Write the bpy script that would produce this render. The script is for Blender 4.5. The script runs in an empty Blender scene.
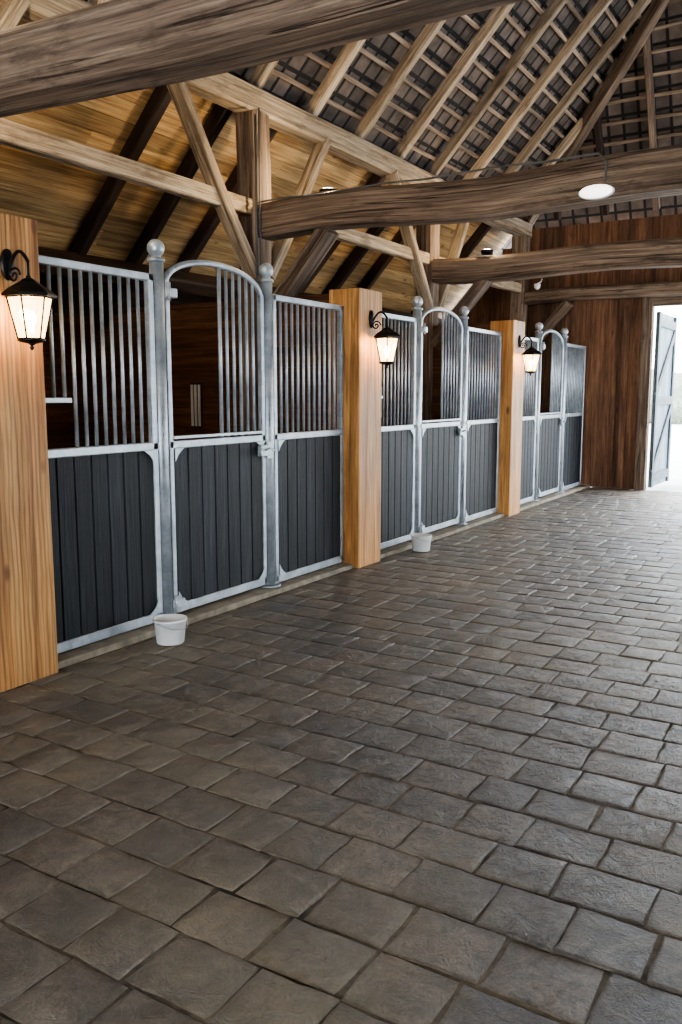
import bpy, math, random
from mathutils import Vector, Matrix, noise
random.seed(7)
V=Vector
scene=bpy.context.scene

# ------------------------------------------------------------------ builder
class B:
    def __init__(s):
        s.v=[];s.f=[];s.g=[];s.r=[];s.m=[];s.sm=[];s.mats=[]
    def mi(s,mat):
        if mat not in s.mats: s.mats.append(mat)
        return s.mats.index(mat)
    def add(s,verts,faces,gco,mat,smooth=False,rnd=None):
        o=len(s.v); k=s.mi(mat)
        if rnd is None: rnd=random.random()
        s.v+= [tuple(p) for p in verts]; s.g+=[tuple(p) for p in gco]
        s.r+=[rnd]*len(verts)
        for i,f in enumerate(faces):
            s.f.append([o+j for j in f]); s.m.append(k)
            s.sm.append(smooth[i] if isinstance(smooth,list) else smooth)
    def beam(s,p0,p1,w,h,mat,up=(0,0,1),ch=.12,segs=1,wob=0,taper=1.0,rnd=None):
        p0=V(p0);p1=V(p1);d=p1-p0;L=d.length;d.normalize()
        up=V(up)
        if abs(d.dot(up))>.97: up=V((1,0,0)) if abs(d.x)<.9 else V((0,1,0))
        sd=d.cross(up).normalized(); u=sd.cross(d).normalized()
        c=min(w,h)*ch
        cs=[(-w/2+c,-h/2),(w/2-c,-h/2),(w/2,-h/2+c),(w/2,h/2-c),(w/2-c,h/2),(-w/2+c,h/2),(-w/2,h/2-c),(-w/2,-h/2+c)]
        if ch<=0: cs=[(-w/2,-h/2),(w/2,-h/2),(w/2,h/2),(-w/2,h/2)]
        n=len(cs); R=V((random.random()*50,random.random()*50,random.random()*50))
        vs=[];g=[]
        for i in range(segs+1):
            t=i/segs; q=p0+d*L*t; k=1+(taper-1)*t
            ox=oy=0; 
            if wob:
                ox=noise.noise(V((t*L*.7,R.x,0)))*wob*1.6; oy=noise.noise(V((t*L*.7,R.y,5)))*wob*1.6
            for j,(a,b) in enumerate(cs):
                e=1
                if wob: e=1+noise.noise(V((t*L*1.5,j*3.1+R.z,2)))*wob*2.2
                aa=a*k*e+ox; bb=b*k*e+oy
                vs.append(q+sd*aa+u*bb); g.append(V((t*L,a,b))+R)
        fs=[];sm=[]
        for i in range(segs):
            for j in range(n):
                fs.append([i*n+j,i*n+(j+1)%n,(i+1)*n+(j+1)%n,(i+1)*n+j]); sm.append(False)
        fs.append(list(range(n))[::-1]); fs.append([segs*n+j for j in range(n)]); 
        s.add(vs,fs,g,mat,False,rnd)
    def box(s,lo,hi,mat,ch=.05,rnd=None):
        lo=V(lo);hi=V(hi);c=(lo+hi)/2;d=hi-lo
        ax=max(range(3),key=lambda i:d[i])
        p0=c.copy();p1=c.copy();p0[ax]=lo[ax];p1[ax]=hi[ax]
        if ax==2:
            s.beam(p0,p1,d.y,d.x,mat,ch=ch,rnd=rnd)
        elif ax==0: s.beam(p0,p1,d.y,d.z,mat,ch=ch,rnd=rnd)
        else: s.beam(p0,p1,d.x,d.z,mat,ch=ch,rnd=rnd)
    def tube(s,pts,r,mat,n=10,ref=None,closed=False):
        pts=[V(p) for p in pts]; N=len(pts)
        rr=r if isinstance(r,(list,tuple)) else [r]*N
        vs=[];g=[];R=random.random()*40;acc=0
        for i,p in enumerate(pts):
            a=pts[max(i-1,0)];b=pts[min(i+1,N-1)]; t=(b-a).normalized()
            if i: acc+=(p-pts[i-1]).length
            rf=V(ref) if ref else (V((0,0,1)) if abs(t.z)<.8 else V((1,0,0)))
            x=t.cross(rf).normalized(); y=x.cross(t).normalized()
            for j in range(n):
                an=2*math.pi*j/n
                vs.append(p+x*math.cos(an)*rr[i]+y*math.sin(an)*rr[i]); g.append((acc+R,math.cos(an)*rr[i],math.sin(an)*rr[i]))
        fs=[];sm=[]
        for i in range(N-1):
            for j in range(n):
                fs.append([i*n+j,i*n+(j+1)%n,(i+1)*n+(j+1)%n,(i+1)*n+j]); sm.append(True)
        fs.append(list(range(n))[::-1]);sm.append(False); fs.append([(N-1)*n+j for j in range(n)]);sm.append(False)
        s.add(vs,fs,g,mat,sm)
    def lathe(s,c,prof,mat,n=24,axis='Z',sc=(1,1,1),smooth=True,rot=0):
        c=V(c);vs=[];g=[]
        for (r,z) in prof:
            r=max(r,1e-4)
            for j in range(n):
                an=2*math.pi*j/n+rot
                p=V((r*math.cos(an),r*math.sin(an),z))
                if axis=='Y': p=V((p.x,-p.z,p.y))
                if axis=='X': p=V((p.z,p.x,p.y))
                p=V((p.x*sc[0],p.y*sc[1],p.z*sc[2]))
                vs.append(c+p); g.append(p)
        N=len(prof);fs=[];sm=[]
        for i in range(N-1):
            for j in range(n):
                fs.append([i*n+j,i*n+(j+1)%n,(i+1)*n+(j+1)%n,(i+1)*n+j]);sm.append(smooth)
        fs.append(list(range(n))[::-1]);sm.append(False);fs.append([(N-1)*n+j for j in range(n)]);sm.append(False)
        s.add(vs,fs,g,mat,sm)
    def prism(s,poly,thick,mat):
        n=len(poly);vs=[V(p) for p in poly]+[V(p)+V((thick,0,0)) for p in poly]
        fs=[list(range(n)),[n+i for i in range(n)][::-1]]+[[i,(i+1)%n,n+(i+1)%n,n+i] for i in range(n)]
        s.add(vs,fs,vs,mat)
    def obj(s,name,parent=None,origin=None):
        if origin is None:
            if parent is not None: origin=V(parent.location)
            else:
                lo=V([min(p[i] for p in s.v) for i in range(3)]);hi=V([max(p[i] for p in s.v) for i in range(3)])
                origin=V(((lo.x+hi.x)/2,(lo.y+hi.y)/2,lo.z))
        origin=V(origin)
        me=bpy.data.meshes.new(name)
        me.from_pydata([V(p)-origin for p in s.v],[],s.f)
        for m in s.mats: me.materials.append(m)
        me.polygons.foreach_set('material_index',s.m)
        me.polygons.foreach_set('use_smooth',s.sm)
        a=me.attributes.new('gco','FLOAT_VECTOR','POINT'); a.data.foreach_set('vector',[c for p in s.g for c in p])
        a=me.attributes.new('rnd','FLOAT','POINT'); a.data.foreach_set('value',s.r)
        import bmesh
        bm=bmesh.new();bm.from_mesh(me);bmesh.ops.recalc_face_normals(bm,faces=bm.faces);bm.to_mesh(me);bm.free()
        me.update()
        o=bpy.data.objects.new(name,me);scene.collection.objects.link(o)
        if parent is not None: o.parent=parent; o.location=origin-V(parent.location)
        else: o.location=origin
        return o
def empty(name,loc):
    o=bpy.data.objects.new(name,None);o.empty_display_size=.2;o.location=loc;scene.collection.objects.link(o);return o

# ------------------------------------------------------------------ materials
class M:
    def __init__(s,name):
        s.m=bpy.data.materials.new(name);s.m.use_nodes=True;s.nt=s.m.node_tree;s.n=s.nt.nodes;s.l=s.nt.links
        s.b=s.n['Principled BSDF']
    def node(s,t,**kw):
        n=s.n.new(t)
        for k,v in kw.items(): setattr(n,k,v)
        return n
    def attr(s,name): return s.node('ShaderNodeAttribute',attribute_name=name)
    def mapping(s,src,sc,loc=(0,0,0)):
        n=s.node('ShaderNodeMapping');n.inputs['Scale'].default_value=sc;n.inputs['Location'].default_value=loc;s.l.new(src,n.inputs['Vector']);return n.outputs[0]
    def noise(s,vec,scale,detail=4,rough=.55,dist=0):
        n=s.node('ShaderNodeTexNoise');n.inputs['Scale'].default_value=scale;n.inputs['Detail'].default_value=detail
        n.inputs['Roughness'].default_value=rough;n.inputs['Distortion'].default_value=dist
        if vec is not None: s.l.new(vec,n.inputs['Vector'])
        return n.outputs['Fac']
    def ramp(s,fac,stops):
        n=s.node('ShaderNodeValToRGB');cr=n.color_ramp
        while len(cr.elements)<len(stops): cr.elements.new(.5)
        for e,(p,c) in zip(cr.elements,stops):
            e.position=p;e.color=(c,c,c,1) if isinstance(c,(int,float)) else (*c,1)
        s.l.new(fac,n.inputs[0]);return n.outputs[0]
    def mix(s,a,b,fac,mode='MIX'):
        n=s.node('ShaderNodeMix',data_type='RGBA',blend_type=mode)
        for i,x in ((0,fac),(6,a),(7,b)):
            if isinstance(x,(int,float)): n.inputs[i].default_value=x
            elif isinstance(x,tuple): n.inputs[i].default_value=(*x,1)
            else: s.l.new(x,n.inputs[i])
        return n.outputs[2]
    def math(s,op,a,b=0):
        n=s.node('ShaderNodeMath',operation=op)
        for i,x in ((0,a),(1,b)):
            if isinstance(x,(int,float)): n.inputs[i].default_value=x
            else: s.l.new(x,n.inputs[i])
        return n.outputs[0]
    def maprange(s,v,a,b,c,d):
        n=s.node('ShaderNodeMapRange')
        s.l.new(v,n.inputs[0])
        for i,x in zip((1,2,3,4),(a,b,c,d)): n.inputs[i].default_value=x
        return n.outputs[0]
    def bump(s,h,strength=.3,dist=.01):
        n=s.node('ShaderNodeBump');n.inputs['Strength'].default_value=strength;n.inputs['Distance'].default_value=dist
        s.l.new(h,n.inputs['Height']);s.l.new(n.outputs[0],s.b.inputs['Normal'])
    def set(s,k,v):
        i=s.b.inputs[k]
        if isinstance(v,(int,float)): i.default_value=v
        elif isinstance(v,tuple): i.default_value=(*v,1)
        else: s.l.new(v,i)

def wood(name,cd,cm,cl,grain=(.9,16,16),rough=.65,bump=.35,knots=.0,cracks=0,tint=.35,flame=False,spec=.35,stain=0,dist=.3):
    m=M(name);g=m.attr('gco').outputs['Vector'];r=m.attr('rnd').outputs['Fac']
    n1=m.noise(m.mapping(g,grain),1,8,.68,dist)
    col=m.ramp(n1,[(.34,cd),(.5,cm),(.66,cl)])
    h=n1
    if flame:
        w=m.node('ShaderNodeTexWave',wave_type='BANDS',bands_direction='Y');m.l.new(m.mapping(g,(.16,1,1)),w.inputs['Vector'])
        w.inputs['Scale'].default_value=11;w.inputs['Distortion'].default_value=5;w.inputs['Detail'].default_value=2.5;w.inputs['Detail Scale'].default_value=1.2
        wf=m.ramp(w.outputs['Fac'],[(.0,.5),(.45,.92),(1,1.0)])
        col=m.mix(col,wf,.8,'MULTIPLY')
    n2=m.noise(m.mapping(g,(grain[0]*3,grain[1]*5,grain[2]*5)),1,4,.65)
    col=m.mix(col,m.ramp(n2,[(.36,.5),(.60,1.15)]),.75,'MULTIPLY')
    n3=m.noise(m.mapping(g,(1.1,2.2,2.2)),1,3,.5)
    col=m.mix(col,m.ramp(n3,[(.3,.6),(.7,1.2)]),.6,'MULTIPLY')
    if stain:
        n4=m.noise(m.mapping(g,(2.2,7,7),(9,3,1)),1,6,.7,.3)
        col=m.mix(col,(cd[0]*.45,cd[1]*.42,cd[2]*.40),m.math('MULTIPLY',m.ramp(n4,[(.53,0),(.64,1)]),stain))
    if knots:
        v=m.node('ShaderNodeTexVoronoi');m.l.new(m.mapping(g,(2.0,4.5,4.5)),v.inputs['Vector']);v.inputs['Scale'].default_value=1
        k=m.ramp(v.outputs['Distance'],[(.0,1),(.07,.9),(.13,0)])
        col=m.mix(col,(cd[0]*.35,cd[1]*.3,cd[2]*.3),m.math('MULTIPLY',k,knots))
    if cracks:
        nc=m.noise(m.mapping(g,(.30,16,16),(4,4,4)),1,4,.5,.05)
        kc=m.ramp(nc,[(.478,0),(.5,1),(.522,0)])
        msk=m.ramp(m.noise(m.mapping(g,(.9,5,5),(1,7,2)),1,2,.5),[(.44,0),(.54,1)])
        kk=m.math('MULTIPLY',m.math('MULTIPLY',kc,cracks),msk)
        col=m.mix(col,(.012,.008,.006),kk)
        h=m.math('SUBTRACT',h,m.math('MULTIPLY',kk,1.5))
    tv=m.maprange(r,0,1,1-tint,1+tint*.6)
    hs=m.node('ShaderNodeHueSaturation');m.l.new(col,hs.inputs['Color']);m.l.new(tv,hs.inputs['Value'])
    m.set('Base Color',hs.outputs[0]);m.set('Roughness',rough);m.set('Specular IOR Level',spec);m.bump(m.math('ADD',h,m.math('MULTIPLY',n2,.6)),bump,.015)
    return m.m
def plain(name,col,rough=.5,metal=0,nscale=0,namp=.15,bump=0,emis=None,estr=0):
    m=M(name)
    if nscale:
        tc=m.node('ShaderNodeTexCoord').outputs['Object']
        n=m.noise(tc,nscale,5,.6)
        c=m.mix(tuple(x*(1-namp) for x in col),tuple(min(1,x*(1+namp)) for x in col),m.ramp(n,[(.35,0),(.65,1)]))
        m.set('Base Color',c)
        m.set('Roughness',m.maprange(n,.3,.7,max(.05,rough-.1),rough+.1))
        if bump: m.bump(n,bump,.01)
    else: m.set('Base Color',col);m.set('Roughness',rough)
    m.set('Metallic',metal)
    if emis: m.set('Emission Color',emis);m.set('Emission Strength',estr)
    return m.m

W_OAK=wood('old_oak',(.090,.058,.040),(.220,.152,.106),(.38,.285,.205),cracks=.9,bump=.8,tint=.18,grain=(.8,26,26),stain=.55,dist=.15)
W_PALE=wood('pale_timber',(.18,.125,.080),(.40,.305,.205),(.58,.47,.34),cracks=.6,bump=.6,tint=.4,stain=.5,grain=(.9,28,28),dist=.15)
W_DARK=wood('dark_timber',(.014,.007,.004),(.038,.018,.010),(.075,.040,.021),bump=.4)
W_PIL=wood('douglas_fir',(.34,.135,.036),(.56,.275,.088),(.70,.395,.145),grain=(.5,10,10),knots=.9,flame=True,rough=.5,bump=.15,tint=.1)
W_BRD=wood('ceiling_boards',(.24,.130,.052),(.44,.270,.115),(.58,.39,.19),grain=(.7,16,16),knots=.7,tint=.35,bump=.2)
W_BRDD=wood('shaded_boards',(.015,.007,.0035),(.035,.017,.008),(.06,.03,.015),tint=.3)  # darker copy of the ceiling boards: shade below the purlin put into the colour
W_RED=wood('red_brown_boards',(.075,.033,.016),(.165,.078,.040),(.26,.138,.075),knots=.5,tint=.4,stain=.4)
W_PART=wood('partition_boards',(.065,.026,.011),(.14,.060,.025),(.22,.105,.045),knots=.5,tint=.3)
W_BATT=wood('battens',(.13,.088,.06),(.27,.195,.14),(.42,.32,.235),tint=.45)
W_BLK=wood('black_composite_board',(.0055,.0075,.0105),(.0108,.0142,.0190),(.026,.032,.041),grain=(1.5,34,34),tint=.45,rough=.58,bump=.4,spec=.28)
W_DOOR=wood('grey_blue_paint',(.13,.175,.205),(.20,.26,.30),(.27,.335,.38),tint=.2)
W_DOORD=wood('grey_blue_paint_ledges',(.06,.085,.10),(.10,.13,.155),(.14,.175,.205),tint=.2)

def galv():
    m=M('galvanised_steel');tc=m.node('ShaderNodeTexCoord').outputs['Object']
    v=m.node('ShaderNodeTexVoronoi');m.l.new(tc,v.inputs['Vector']);v.inputs['Scale'].default_value=45
    n=m.noise(tc,7,5,.6)
    c=m.mix((.26,.305,.34),(.49,.535,.57),m.ramp(n,[(.3,0),(.7,1)]))
    c=m.mix(c,m.ramp(v.outputs['Color'],[(0,.75),(1,1.1)]),.5,'MULTIPLY')
    m.set('Base Color',c);m.set('Metallic',.5);m.set('Roughness',m.maprange(n,.3,.7,.34,.52));return m.m
GALV=galv()
IRON=plain('black_iron',(.012,.011,.010),.4,.6,30,.3)
WHITE=plain('white_plastic',(.72,.73,.72),.4,0,8,.06)
CONC=plain('concrete_curb',(.22,.19,.145),.85,0,9,.35,.3)
CABLE=plain('grey_cable',(.10,.10,.10),.5,0,10,.1)
STRAW=plain('straw',(.30,.24,.13),.8,0,30,.3)
BULB=plain('bulb_glow',(1,.8,.5),.5,emis=(1,.75,.42),estr=60)
DIFF=plain('lamp_diffuser',(.9,.9,.88),.4,emis=(1,.95,.88),estr=2.5)

def pane():
    m=M('lantern_glass')
    tr=m.node('ShaderNodeBsdfTransparent');tr.inputs[0].default_value=(1,.95,.86,1)
    em=m.node('ShaderNodeEmission');em.inputs[0].default_value=(1,.66,.30,1);em.inputs[1].default_value=10
    gl=m.node('ShaderNodeBsdfGlossy');gl.inputs['Roughness'].default_value=.1
    a=m.node('ShaderNodeMixShader');a.inputs[0].default_value=.55;m.l.new(tr.outputs[0],a.inputs[1]);m.l.new(em.outputs[0],a.inputs[2])
    b=m.node('ShaderNodeMixShader');b.inputs[0].default_value=.06;m.l.new(a.outputs[0],b.inputs[1]);m.l.new(gl.outputs[0],b.inputs[2])
    m.l.new(b.outputs[0],m.n['Material Output'].inputs[0]);return m.m
PANE=pane()

def floor_mat():
    m=M('floor_tile');g=m.attr('gco').outputs['Vector'];r=m.attr('rnd').outputs['Fac']
    tc=m.node('ShaderNodeTexCoord').outputs['Object']
    big=m.noise(tc,.45,4,.6);mid=m.noise(tc,2.3,6,.65,.4);fin=m.noise(tc,13,9,.76,.8);grit=m.noise(tc,110,4,.7)
    c=m.mix((.050,.044,.041),(.205,.178,.155),m.ramp(fin,[(.34,0),(.68,1)]))
    c=m.mix(c,m.ramp(grit,[(.35,.6),(.65,1.35)]),.65,'MULTIPLY')
    tint=m.ramp(r,[(0,(.62,.62,.65)),(.35,(.84,.83,.82)),(.7,(1.0,.96,.90)),(1,(1.25,1.16,1.05))])
    c=m.mix(c,tint,.75,'MULTIPLY')
    c=m.mix(c,m.ramp(mid,[(.3,.42),(.7,1.45)]),.9,'MULTIPLY')
    smz=m.noise(m.mapping(tc,(1,1,1),(31,7,0)),4,8,.75,1.0)
    c=m.mix(c,(.29,.25,.195),m.math('MULTIPLY',m.ramp(smz,[(.50,0),(.68,1)]),.50))
    c=m.mix(c,(.34,.265,.145),m.math('MULTIPLY',m.ramp(big,[(.42,0),(.68,1)]),.45))
    m.set('Base Color',c)
    m.set('Roughness',m.maprange(m.math('ADD',fin,mid),.7,1.3,.34,.62));m.set('Specular IOR Level',.5)
    h=m.math('ADD',m.math('MULTIPLY',fin,1.1),m.math('MULTIPLY',grit,.25));h=m.math('ADD',h,m.math('MULTIPLY',mid,.9))
    m.bump(h,.95,.022);return m.m
FLOOR=floor_mat()
def grout():
    m=M('grout_sand');tc=m.node('ShaderNodeTexCoord').outputs['Object']
    n=m.noise(tc,3,6,.7);f=m.noise(tc,80,4,.7)
    c=m.mix((.028,.024,.020),(.20,.165,.115),m.ramp(n,[(.38,0),(.64,1)]));m.set('Base Color',c);m.set('Roughness',.9);m.bump(f,.5,.006);return m.m
GROUT=grout()
def tilemat():
    m=M('roof_tile');g=m.attr('gco').outputs['Vector']
    br=m.node('ShaderNodeTexBrick');m.l.new(m.mapping(g,(1,1,1)),br.inputs['Vector'])
    br.offset=0;br.inputs['Scale'].default_value=1;br.inputs['Brick Width'].default_value=.22;br.inputs['Row Height'].default_value=.28
    br.inputs['Mortar Size'].default_value=.025;br.inputs['Mortar Smooth'].default_value=.4;br.inputs['Bias'].default_value=0
    br.inputs['Color1'].default_value=(.14,.108,.088,1);br.inputs['Color2'].default_value=(.058,.046,.041,1);br.inputs['Mortar'].default_value=(.006,.005,.0045,1)
    n=m.noise(g,5,5,.6);c=m.mix(br.outputs['Color'],m.ramp(n,[(.3,.4),(.7,1.4)]),.8,'MULTIPLY')
    m.set('Base Color',c);m.set('Roughness',.85)
    m.bump(m.math('SUBTRACT',n,br.outputs['Fac']),.6,.03);return m.m
RTILE=tilemat()

# ------------------------------------------------------------------ layout constants
PY=[2.80,6.42,10.08]
XC=-1.25;XR=8.49;XM=3.62
YB=13.75
AL=math.atan(1.07);e=V((math.cos(AL),0,math.sin(AL)));nn=V((-math.sin(AL),0,math.cos(AL)))
def P(s,y,off,side=1):
    p=V((XC,y,4.2))+e*s+nn*off
    if side<0: p.x=2*XM-p.x
    return p
SR=(XM-XC)/math.cos(AL)
HB=1.732

# ------------------------------------------------------------------ floor
b=B()
tw,rh=.250,.232
y=-4.0;row=0
while y<YB-.02:
    x=-.04-(row%2)*tw/2+random.uniform(-.05,.05)
    yn=min(y+rh+random.uniform(-.012,.012),YB)
    while x<8.5:
        wv=tw*random.uniform(.82,1.18)
        x0=max(x,-.04);x1=min(x+wv,8.5)
        if x1-x0>.04:
            gp=.0030;j=lambda k=.0045:random.uniform(-k,k)
            q=[(x0+gp+j(),y+gp+j()),(x1-gp+j(),y+gp+j()),(x1-gp+j(),yn-gp+j()),(x0+gp+j(),yn-gp+j())]
            cs=[]
            for k in range(4):
                a=q[k];c=q[(k+1)%4]
                for t in (0,.25,.5,.75):
                    cs.append((a[0]+(c[0]-a[0])*t+j(.004),a[1]+(c[1]-a[1])*t+j(.004)))
            z0=j(.0020);tx=j(.014);ty=j(.014);cx=(x0+x1)/2;cy=(y+yn)/2;n=16
            vs=[V((a,c,-.02)) for a,c in cs]
            def ring(f,dz):
                return [V((cx+(a-cx)*f,cy+(c-cy)*f,z0+dz+(a-cx)*tx+(c-cy)*ty)) for a,c in cs]
            vs+=ring(1,-.0055)+ring(.972,-.0018)+ring(.91,0)
            fs=[]
            for u in range(3):
                for k in range(n): fs.append([u*n+k,u*n+(k+1)%n,u*n+n+(k+1)%n,u*n+n+k])
            fs.append([3*n+k for k in range(n)])
            b.add(vs,fs,vs,FLOOR,True)
        x+=wv
    y=yn;row+=1
b.add([(-.1,-4,-.0045),(8.6,-4,-.0045),(8.6,YB,-.0045),(-.1,YB,-.0045)],[[0,1,2,3]],[(0,0,0)]*4,GROUT)
b.obj('floor',origin=(0,0,0))
b=B();b.box((-3.2,-4,-.1),(-.26,YB,.02),CONC,0);b.obj('stall_floor')
b=B()
yy=-4
while yy<YB-.1:
    y2=min(yy+1.0,YB-.02);b.box((-.26,yy+.003,-.02),(-.055,y2-.003,.035+random.uniform(-.003,.003)),CONC,.08);yy=y2
b.obj('trim_1')
b=B()
PAVE=plain('pavement',(.46,.455,.44),.8,0,2,.2)
b.add([(-25,YB,-.03),(35,YB,-.03),(35,60,-.03),(-25,60,-.03)],[[0,1,2,3]],[(0,0,0)]*4,PAVE)
b.obj('ground')

# ------------------------------------------------------------------ pillars
for py in PY:
    b=B()
    b.beam((-.15,py,0),(-.15,py,2.36),.40,.30,W_PIL,ch=.03)
    b.obj('wooden_pillar')

# ------------------------------------------------------------------ stall fronts
X0=-.17
def bar(b,p0,p1,r=.0115,n=8): b.tube([p0,p1],r,GALV,n)
def stall(y0,y1):
    root=empty('horse_stall_front',(X0,(y0+y1)/2,0))
    yA=y0+1.02;yB=y0+2.16
    b=B()
    def rail(ya,yb,z,h=.045,w=.045): b.box((X0-w/2,ya,z-h/2),(X0+w/2,yb,z+h/2),GALV,.12)
    def stile(yc,za,zb,w=.045): b.box((X0-w/2,yc-w/2,za),(X0+w/2,yc+w/2,zb),GALV,.12)
    def gus(yc,zc,sy,sz,s=.085):
        for xx in (X0+.024,):
            b.prism([(xx,yc,zc),(xx,yc+sy*s,zc),(xx,yc+sy*s*.55,zc+sz*s*.3),(xx,yc+sy*s*.3,zc+sz*s*.55),(xx,yc,zc+sz*s)],.006,GALV)
    for (ya,yb,rp) in ((y0,yA-.05,1),(yB+.05,y1,-1)):
        rail(ya,yb,.075,.06);rail(ya,yb,1.17,.05);rail(ya,yb,2.2,.045)
        stile(ya+.023,.06,2.22);stile(yb-.023,.06,2.22)
        ye=yb-.045 if rp>0 else ya+.045
        gus(ye,1.146,-rp,-1);gus(ye,.104,-rp,1)
        n=11
        for i in range(1,n+1):
            yy=ya+.045+(yb-ya-.09)*i/(n+1)
            zl=1.19
            if rp>0 and i<=3: zl=1.47
            bar(b,(X0,yy,zl),(X0,yy,2.18))
        if rp>0:
            yy=ya+.045+(yb-ya-.09)*3.5/(n+1)
            rail(ya+.04,yy,1.46,.03,.03)
    b.obj('fixed_panel_frame',root)
    b=B()
    for yc in (yA,yB):
        b.tube([(X0,yc,.03),(X0,yc,2.31)],.044,GALV,20)
        b.lathe((X0,yc,.036),[(.0,0),(.085,0),(.085,.012),(.0,.012)],GALV,20,smooth=False)
        b.lathe((X0,yc,2.30),[(.0,0),(.054,.0),(.056,.012),(.05,.022),(.03,.028),(.028,.036)]+[(.054*math.sin(a),.083-.054*math.cos(a)) for a in [math.radians(t) for t in range(35,181,12)]],GALV,20)
    b.obj('round_post',root)
    b=B();ya=yA+.055;yb=yB-.055
    stile(ya+.02,.07,2.2,.04);stile(yb-.02,.07,2.2,.04)
    rail(ya,yb,.09,.06,.04);rail(ya,yb,1.17,.05,.04);rail(ya+.04,yb-.04,1.215,.02,.05)
    yc=(ya+yb)/2;hw=(yb-ya)/2-.02
    arch=lambda yy:2.19+.17*math.sqrt(max(0,1-((yy-yc)/hw)**2*.999))
    pts=[(X0,yc+hw*math.sin(math.radians(t)),2.185+.17*math.cos(math.radians(t))) for t in range(-90,91,9)]
    b.tube(pts,.021,GALV,10,ref=(1,0,0))
    for s_,yy in ((1,ya+.04),(-1,yb-.04)):
        gus(yy,1.146,s_,-1);gus(yy,.12,s_,1)
    ym=yc+.03
    b.tube([(X0,ym,1.19),(X0,ym,arch(ym))],.014,GALV,8)
    for i in range(1,6):
        yy=ym+(yb-.04-ym)*i/6
        bar(b,(X0,yy,1.19),(X0,yy,arch(yy)-.005))
    b.box((X0+.02,yb-.10,1.04),(X0+.055,yb+.02,1.12),GALV,.1)
    b.tube([(X0+.045,yb-.12,1.08),(X0+.045,yb+.08,1.08)],.01,GALV)
    b.tube([(X0+.045,yb-.05,1.08),(X0+.10,yb-.05,1.10)],.008,GALV)
    b.box((X0-.01,yb-.02,1.02),(X0+.05,yb+.05,1.14),GALV,.1)
    for z in (.13,2.12):
        b.box((X0+.0,ya-.035,z-.03),(X0+.055,ya+.07,z+.03),GALV,.1)
        b.tube([(X0+.055,ya-.01,z-.05),(X0+.055,ya-.01,z+.06)],.014,GALV)
    b.obj('arched_door_frame',root)
    b=B()
    for (p,q,z0,z1) in ((y0+.046,yA-.096,.105,1.145),(ya+.04,yb-.04,.12,1.145),(yB+.096,y1-.046,.105,1.145)):
        n=7;w=(q-p)/n
        for i in range(n):
            b.box((X0-.018,p+i*w+.002,z0),(X0+.016+random.uniform(-.001,.001),p+(i+1)*w-.002,z1),W_BLK,.16)
    b.obj('plank_infill',root)
for i in range(3): stall(PY[i]+.20,(PY[i+1]-.20) if i<2 else YB-.22)

# ------------------------------------------------------------------ partitions
for k,py in enumerate(PY):
    b=B();z=.02
    while z<2.28:
        h=min(.19,2.30-z);b.box((-3.15,py-.03,z+.0005),(-.305,py+.03,z+h-.0005),W_PART,.06);z+=h
    b.box((-3.15,py-.04,2.30),(-.305,py+.04,2.35),W_PART,.08)
    if k>0:
        yf=py-.034
        b.box((-1.99,yf-.012,1.16),(-1.85,yf,1.60),W_DARK,.0)
        for i in range(3):
            xx=-1.965+i*.045;b.box((xx-.013,yf-.024,1.18),(xx+.013,yf-.012,1.58),WHITE,.1)
    b.obj('stall_partition')

# ------------------------------------------------------------------ walls
b=B();z=0
while z<2.3:
    b.box((-3.30,-4,z),(-3.22,YB,z+.2),W_PART,.05);z+=.2
b.box((-3.34,-4,0),(-3.301,YB,2.4),W_PART,0)
b.obj('wall_left')
roofz=lambda x:4.2+1.07*(min(x,2*XM-x)-XC)
def boardwall(name,y0,y1,x0,x1,openx0,openx1,oz,ztop,mat):
    b=B();x=x0
    while x<x1-.02:
        w=random.uniform(.15,.2);xe=min(x+w,x1)
        if x<openx0<xe: xe=openx0
        if x<openx1<xe: xe=openx1
        zt=min(ztop,roofz((x+xe)/2)-.02)
        zb=oz if (x>=openx0-1e-4 and xe<=openx1+1e-4) else 0
        b.box((x,y0,zb),(xe,y1+random.uniform(-.006,.0),zt),mat,.1)
        x=xe
    return b.obj(name)
DX0,DX1,DZ=.80,6.4,2.80
boardwall('wall_back',YB,YB+.05,-3.2,8.6,DX0,DX1,DZ,4.12,W_RED)
boardwall('wall_front',-4.1,-4.05,-3.2,8.6,1.4,5.8,3.0,9.6,W_RED)
b=B();y=-4.0
while y<YB-.02:
    w=.19;ye=min(y+w,YB);zb=3.4 if (6.6<y<13.3) else 0
    b.box((8.66,y,zb),(8.72,ye,4.1),W_RED,.08);y=ye
b.obj('wall_right')
b=B()
b.box((DX0-.16,YB-.10,0),(DX0,YB-.002,DZ+.16),W_OAK,.06,rnd=0)
b.box((DX1,YB-.10,0),(DX1+.16,YB-.002,DZ+.16),W_OAK,.06,rnd=0)
b.box((DX0+.001,YB-.10,DZ),(DX1-.001,YB-.002,DZ+.16),W_OAK,.06,rnd=0)
b.box((.36,YB-.07,0),(.46,YB-.002,2.84),W_RED,.06)
b.obj('trim_2')
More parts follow.
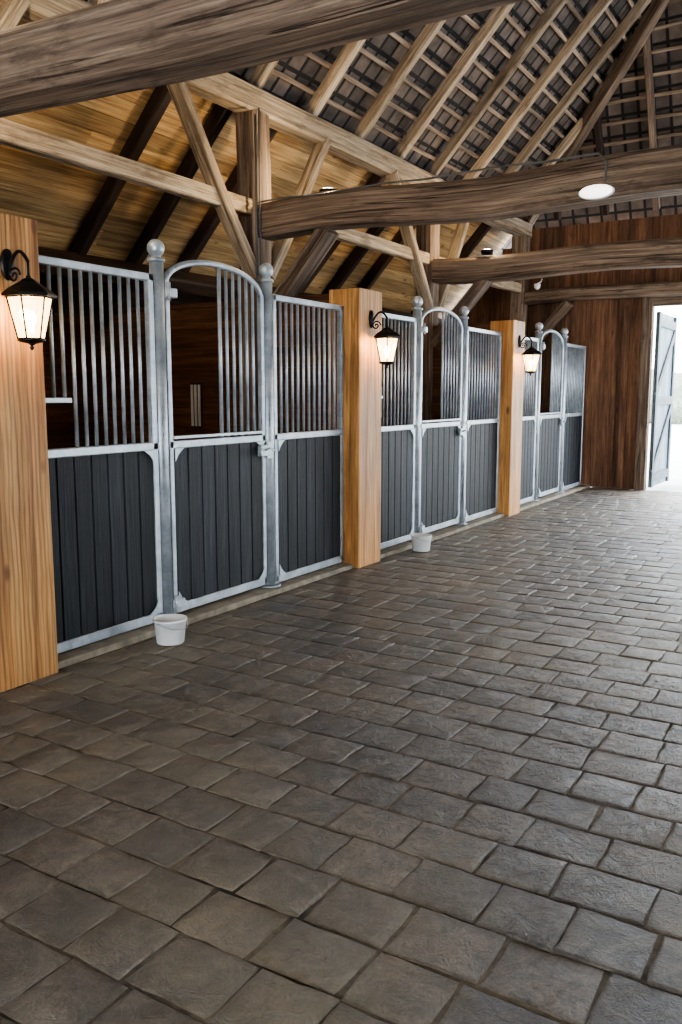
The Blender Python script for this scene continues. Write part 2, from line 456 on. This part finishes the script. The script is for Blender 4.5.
def leaf(hx,sgn,ang,name='door_1'):
    root=empty(name,(hx,YB+.08,.03));L=1.25
    d=V((math.cos(ang)*sgn,math.sin(ang),0));up=V((0,0,1));pr=V((d.y,-d.x,0))*sgn
    o=V(root.location);b=B();n=8
    for i in range(n):
        a=o+d*(L*(i+.5)/n)
        b.beam(a,a+up*2.7,.028,L/n-.004,W_DOOR,up=d,ch=.08)
    b.obj('boards',root);b=B()
    q=pr*.03
    for z in (.15,1.35,2.55): b.beam(o+q+up*z,o+q+d*L+up*z,.03,.13,W_DOORD)
    b.beam(o+q+up*.22,o+q+d*L+up*1.3,.028,.11,W_DOORD);b.beam(o+q+up*1.42,o+q+d*L+up*2.48,.028,.11,W_DOORD)
    for t in (.04,L-.04): b.beam(o+q+d*t,o+q+d*t+up*2.7,.031,.1,W_DOORD,up=d)
    b.obj('ledges_and_braces',root)
leaf(DX0+.03,1,math.radians(89));leaf(DX1-.03,-1,math.radians(86),'door_2')

# ------------------------------------------------------------------ timber frame
TF=empty('timber_frame',(XM,5,0))
FY=[2.81,6.45,10.10,YB-.24]
for y in FY+[-.85]:
    for xx in (XC,XR):
        b=B();b.beam((xx,y,0),(xx,y,3.97),.24,.24,W_OAK,segs=8,wob=.012,rnd=1);b.obj('timber_column',TF)
    b=B();h=.29 if y<12 else .2
    zc=3.0;dr=-.22 if abs(y-2.81)<.1 else 0
    b.beam((XC+.121,y,zc+.02),(XR-.121,y,zc+dr),.27 if y<12 else .2,h,W_OAK,segs=26,wob=.025,ch=.14,rnd={2.81:.6,10.10:1.0}.get(y,.5))
    b.obj('tie_beam',TF)
    for sg,xx in ((1,XC),(-1,XR)):
        b=B();b.beam((xx+sg*.10,y,2.12),(xx+sg*.82,y,2.90),.13,.20,W_OAK,up=(0,1,0),segs=4,wob=.01,rnd=.1);b.obj('knee_brace',TF)
for xx in (XC,XR):
    b=B();b.beam((xx,-4,4.08),(xx,YB-.02,4.08),.20,.22,W_PALE,segs=30,wob=.02,ch=.1,rnd=.4);b.obj('wall_plate_beam',TF)
ys=[-.85]+FY
for i in range(len(ys)-1):
    b=B();b.beam((XC+.02,ys[i]+.12,3.17),(XC+.02,ys[i+1]-.12,3.15),.10,.14,W_PALE,segs=10,wob=.015,rnd=.9);b.obj('longitudinal_rail',TF)
for y in FY[:3]:
    for sg in (-1,1):
        b=B();b.beam((XC+.07,y+sg*.10,2.55),(XC+.05,y+sg*1.12,4.0),.09,.14,W_PALE,up=(1,0,0),segs=6,wob=.012,rnd=.6);b.obj('wind_brace',TF)
ry=-3.7
pale=B();dark=B()
while ry<YB-.1:
    smax=SR if ry<YB-SR*math.sin(AL)/HB else (YB-ry)*HB/math.sin(AL)
    for sd in (1,-1):
        pale.beam(P(-.05,ry,.06,sd),P(max(smax-.03,.2),ry,.06,sd),.095,.12,W_PALE,up=nn if sd>0 else V((-nn.x,0,nn.z)),segs=8,wob=.012)
    ry+=.93
for ry in (-2.9,5.62,6.33,7.02,9.2,9.9,10.6,12.6):
    dark.beam(P(-2.8,ry,.05),P(-.02,ry,.05),.10,.14,W_DARK,up=nn,segs=6,wob=.01)
pale.obj('roof_rafters',TF);dark.obj('lean_to_rafters',TF)
b=B();b.beam(P(-2.05,-4,-.07),P(-2.05,YB-.02,-.07),.16,.2,W_DARK,up=nn,segs=12,wob=.02);b.obj('purlin_beam',TF)
b=B();s=.18
while s<SR-.1:
    ye=YB-s*math.sin(AL)/HB
    for sd in (1,-1):
        b.beam(P(s,-4,.14,sd),P(s,ye,.14,sd),.045,.03,W_BATT,up=nn if sd>0 else V((-nn.x,0,nn.z)),segs=24,wob=.01,ch=.1)
    s+=.28
he=V((0,-1/math.sqrt(1+HB*HB),HB/math.sqrt(1+HB*HB)));hn=V((0,he.z,-he.y))
HS=SR*math.sin(AL)/he.z
def H(x,t,off): return V((x,YB,4.2))+he*t+hn*off
t=.18
while t<HS-.1:
    z=t*he.z/1.07
    b.beam(H(XC+z,t,.12),H(XR-z,t,.12),.045,.03,W_BATT,up=hn,segs=16,wob=.01);t+=.28
b.obj('roof_battens',TF)
b=B();x=XC+.5
while x<XR-.3:
    t=(min(x-XC,XR-x))*1.07/he.z
    b.beam(H(x,.02,.05),H(x,t,.05),.09,.12,W_DARK if random.random()<.6 else W_OAK,up=hn,segs=8,wob=.012);x+=.75
for sd in (1,-1):
    a=V((XC if sd>0 else XR,YB,4.2));c=V((XM,YB-SR*math.sin(AL)/HB,4.2+SR*math.sin(AL)))
    b.beam(a,c,.14,.18,W_OAK,segs=8,wob=.015)
b.beam((XM,-4,4.2+SR*math.sin(AL)-.05),(XM,YB-SR*math.sin(AL)/HB,4.2+SR*math.sin(AL)-.05),.12,.2,W_OAK)
b.obj('hip_rafters',TF)
b=B();yr=YB-SR*math.sin(AL)/HB
for sd in (1,-1):
    vs=[P(-3.3,-4.3,.20,sd),P(-3.3,YB+1,.20,sd),P(SR,YB+1,.20,sd),P(SR,-4.3,.20,sd)]
    g=[(-4.3,-3.3,0),(YB+1,-3.3,0),(YB+1,SR,0),(-4.3,SR,0)]
    b.add(vs,[[0,1,2,3]],[(q[0]+10,q[1]+10+.1,0) for q in g],RTILE)
vs=[H(XC-1.2,-.15,.17),H(XR+1.2,-.15,.17),H(XM+.8,HS+.1,.17),H(XM-.8,HS+.1,.17)]
b.add(vs,[[0,1,2,3]],[(XC+10-1.2,10-.15+.1,0),(XR+10+1.2,10-.15+.1,0),(XM+10.8,HS+10.2,0),(XM+9.2,HS+10.2,0)],RTILE)
b.obj('roof_tiles',TF)
b=B();s=-.04;w=.172
while s>-3.2:
    y=-4
    while y<YB+.1:
        ye=min(y+random.uniform(2.5,4.6),YB+.12)
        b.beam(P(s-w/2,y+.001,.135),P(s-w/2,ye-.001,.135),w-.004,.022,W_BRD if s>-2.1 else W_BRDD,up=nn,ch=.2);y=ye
    s-=w
b.obj('ceiling',TF)

# ------------------------------------------------------------------ lanterns
def lantern(py):
    root=empty('wall_lantern',(0,py,2.12));ly=py;lx=.155;zt=2.045
    b=B()
    b.lathe((0.001,py,2.12),[(.0,0),(.05,0),(.05,.008),(.03,.016),(.012,.02)],IRON,20,axis='X',sc=(1,.8,1.5))
    pts=[]
    for t in range(0,31):
        u=t/30
        pts.append((.015+.14*u,py,2.10+.075*math.sin(u*math.pi*.9)+.0))
    b.tube(pts,.009,IRON,8,ref=(0,1,0))
    sc=[(.03+.045*(1-k/26)*math.cos(k*.42)+.02,py,2.085-.02+.04*(1-k/26)*math.sin(k*.42)) for k in range(24)]
    b.tube(sc,.006,IRON,6,ref=(0,1,0))
    b.tube([(lx,py,2.125),(lx,py,zt)],.006,IRON,8)
    b.obj('bracket',root)
    b=B();n=6;rt,rb=.108,.062;z1=1.965;z0=1.755
    b.lathe((lx,ly,z1),[(rt*1.18,-.008),(rt*1.2,.004),(rt*.9,.03),(.045,.062),(.03,.075),(.016,.082)],IRON,n,smooth=False)
    b.lathe((lx,ly,z1+.08),[(.01,0),(.014,.006),(.008,.014)],IRON,12)
    b.lathe((lx,ly,z0),[(.0,-.05),(.008,-.045),(.012,-.036),(.006,-.028),(.02,-.018),(rb*1.05,-.008),(rb*1.1,.004),(.0,.005)],IRON,12)
    for k in range(n):
        a=2*math.pi*k/n
        b.tube([(lx+rb*math.cos(a),ly+rb*math.sin(a),z0),(lx+rt*math.cos(a),ly+rt*math.sin(a),z1)],.0045,IRON,6)
    for (r,z) in ((rt,z1-.01),(rb,z0+.004)):
        for k in range(n):
            a=2*math.pi*k/n;c=2*math.pi*(k+1)/n
            b.tube([(lx+r*math.cos(a),ly+r*math.sin(a),z),(lx+r*math.cos(c),ly+r*math.sin(c),z)],.005,IRON,6)
    b.obj('lantern_cage',root)
    b=B()
    for k in range(n):
        a=2*math.pi*k/n;c=2*math.pi*(k+1)/n;q=.96
        b.add([(lx+q*rb*math.cos(a),ly+q*rb*math.sin(a),z0+.005),(lx+q*rb*math.cos(c),ly+q*rb*math.sin(c),z0+.005),(lx+q*rt*math.cos(c),ly+q*rt*math.sin(c),z1-.008),(lx+q*rt*math.cos(a),ly+q*rt*math.sin(a),z1-.008)],[[0,1,2,3]],[(0,0,0)]*4,PANE)
    b.obj('glass_panes',root)
    b=B();b.lathe((lx,ly,1.79),[(.0,0),(.012,0),(.012,.03),(.02,.045),(.027,.065),(.024,.085),(.012,.1),(0,.104)],BULB,14);b.obj('bulb',root)
    L=bpy.data.lights.new('lantern_light','POINT');L.energy=28;L.color=(1,.66,.32);L.shadow_soft_size=.035
    o=bpy.data.objects.new('lantern_light',L);scene.collection.objects.link(o);o.parent=root;o.location=(lx,0,1.915-2.12)
for py in PY: lantern(py)

# ------------------------------------------------------------------ buckets
for (x,y) in ((.14,3.72),(.10,7.24)):
    b=B()
    b.lathe((x,y,.006),[(.0,0),(.078,0),(.082,.004),(.096,.135),(.103,.137),(.105,.143),(.103,.15),(.097,.152),(.092,.148),(.078,.008),(.0,.008)],WHITE,36)
    pts=[(x+.106*math.sin(math.radians(t)),y+.106*math.cos(math.radians(t)),.143-.04*math.sin(math.radians(t))) for t in range(0,181,12)]
    b.tube(pts,.0025,GALV,6)
    b.obj('feed_bucket')

# ------------------------------------------------------------------ bulkhead light, camera, cables
def bulkhead(x,y,z):
    b=B()
    b.lathe((x,y,z),[(.0,0),(.115,0),(.12,.01),(.118,.03),(.112,.035)],WHITE,32,axis='Y',sc=(1.05,1,.42))
    b.lathe((x,y,z),[(.11,.034),(.10,.055),(.075,.07),(.04,.078),(.0,.08)],DIFF,32,axis='Y',sc=(1.05,1,.42))
    return b.obj('bulkhead_light')
bulkhead(1.9,6.45-.155,2.905)
b=B();yf=6.45-.155
b.tube([(XC+.16,6.28,2.2),(XC+.16,6.28,3.1),(XC+.16,6.28,3.9)],.012,CABLE)
b.tube([(XC+.20,6.28,2.6),(XC+.20,6.28,3.95)],.009,CABLE)
b.tube([(XC+.14,yf,3.17)]+[(XC+.14+i*.33,yf,3.17+.008*math.sin(i*2.1)) for i in range(1,9)]+[(1.9,yf,3.17),(1.96,yf,3.1),(1.95,yf,2.965)],.008,CABLE)
b.obj('electric_cable',TF)
b=B();b.lathe((-.9,YB-.42,3.2),[(.0,0),(.05,0),(.05,.03),(.045,.06),(.02,.085),(0,.09)],WHITE,20,sc=(1,1,-1));b.tube([(-.9,YB-.42,3.2),(-.9,YB-.24,3.25),(-.9,YB-.2,3.3)],.01,WHITE)
b.obj('security_camera')

# straw litter along the curb
b=B()
for i in range(320):
    x=abs(random.gauss(0,.14))-.03
    y=random.uniform(1,13)
    if abs(y-3.72)<.16 or abs(y-7.24)<.16: continue
    a=random.uniform(0,6.28);l=random.uniform(.008,.025);w=.001
    d=V((math.cos(a),math.sin(a),0));q=V((-d.y,d.x,0))*w;c=V((x,y,.0055))
    b.add([c-d*l-q,c+d*l-q,c+d*l+q+V((0,0,.002)),c-d*l+q+V((0,0,.002))],[[0,1,2,3]],[(0,0,0)]*4,STRAW)
b.obj('straw_litter')

b=B();HG=plain('hedge_leaves',(.15,.17,.13),.8,0,14,.6,.8)
for i in range(30):
    x=-22+i*1.5;r=random.uniform(1.1,1.7);c=V((x,46+random.uniform(-.6,.6),r*.7));vs=[];N=14
    for a in range(N+1):
        for q in range(20):
            th=math.pi*a/N;ph=2*math.pi*q/20;d=V((math.sin(th)*math.cos(ph),math.sin(th)*math.sin(ph),math.cos(th)))
            vs.append(c+d*r*(1+.25*noise.noise(d*3+V((i*9,0,0)))))
    fs=[[a*20+q,a*20+(q+1)%20,(a+1)*20+(q+1)%20,(a+1)*20+q] for a in range(N) for q in range(20)]
    b.add(vs,fs,vs,HG,True)
b.obj('hedge')

# ------------------------------------------------------------------ fill lamps added, hidden on tie beams, to brighten boards and rafters
def fill_uplight(x,y,z,en,col=(1,.77,.48)):
    root=empty('added_uplight',(x,y,z))
    b=B();b.lathe((x,y,z),[(.0,0),(.07,0),(.075,.05),(.065,.055),(.06,.03),(0,.03)],IRON,20);b.obj('fill_housing',root)
    L=bpy.data.lights.new('fill_lamp','POINT');L.energy=en;L.color=col;L.shadow_soft_size=.05
    o=bpy.data.objects.new('fill_lamp',L);scene.collection.objects.link(o);o.parent=root;o.location=(0,0,.09)
fill_uplight(-.35,2.81,3.18,125);fill_uplight(-.45,6.45,3.18,65);fill_uplight(-.45,10.1,3.18,60)

# ------------------------------------------------------------------ world + camera
w=bpy.data.worlds.new('sky');scene.world=w;w.use_nodes=True;nt=w.node_tree
bg=nt.nodes['Background'];bg.inputs[0].default_value=(.88,.94,1,1);bg.inputs[1].default_value=17.5
try: scene.view_settings.look='AgX - Medium High Contrast'
except Exception: pass

th=math.radians(31.4);p=math.radians(7.97)
F=V((-math.sin(th)*math.cos(p),math.cos(th)*math.cos(p),-math.sin(p)));R=V((math.cos(th),math.sin(th),0));U=R.cross(F)
cd=bpy.data.cameras.new('cam');cam=bpy.data.objects.new('camera',cd);scene.collection.objects.link(cam)
m=Matrix((R,U,-F)).transposed().to_4x4();m.translation=V((3.62,0,1.5));cam.matrix_world=m
cd.sensor_fit='VERTICAL';cd.sensor_height=24;cd.lens=850/1024*24;cd.clip_start=.05;cd.clip_end=200
scene.camera=cam
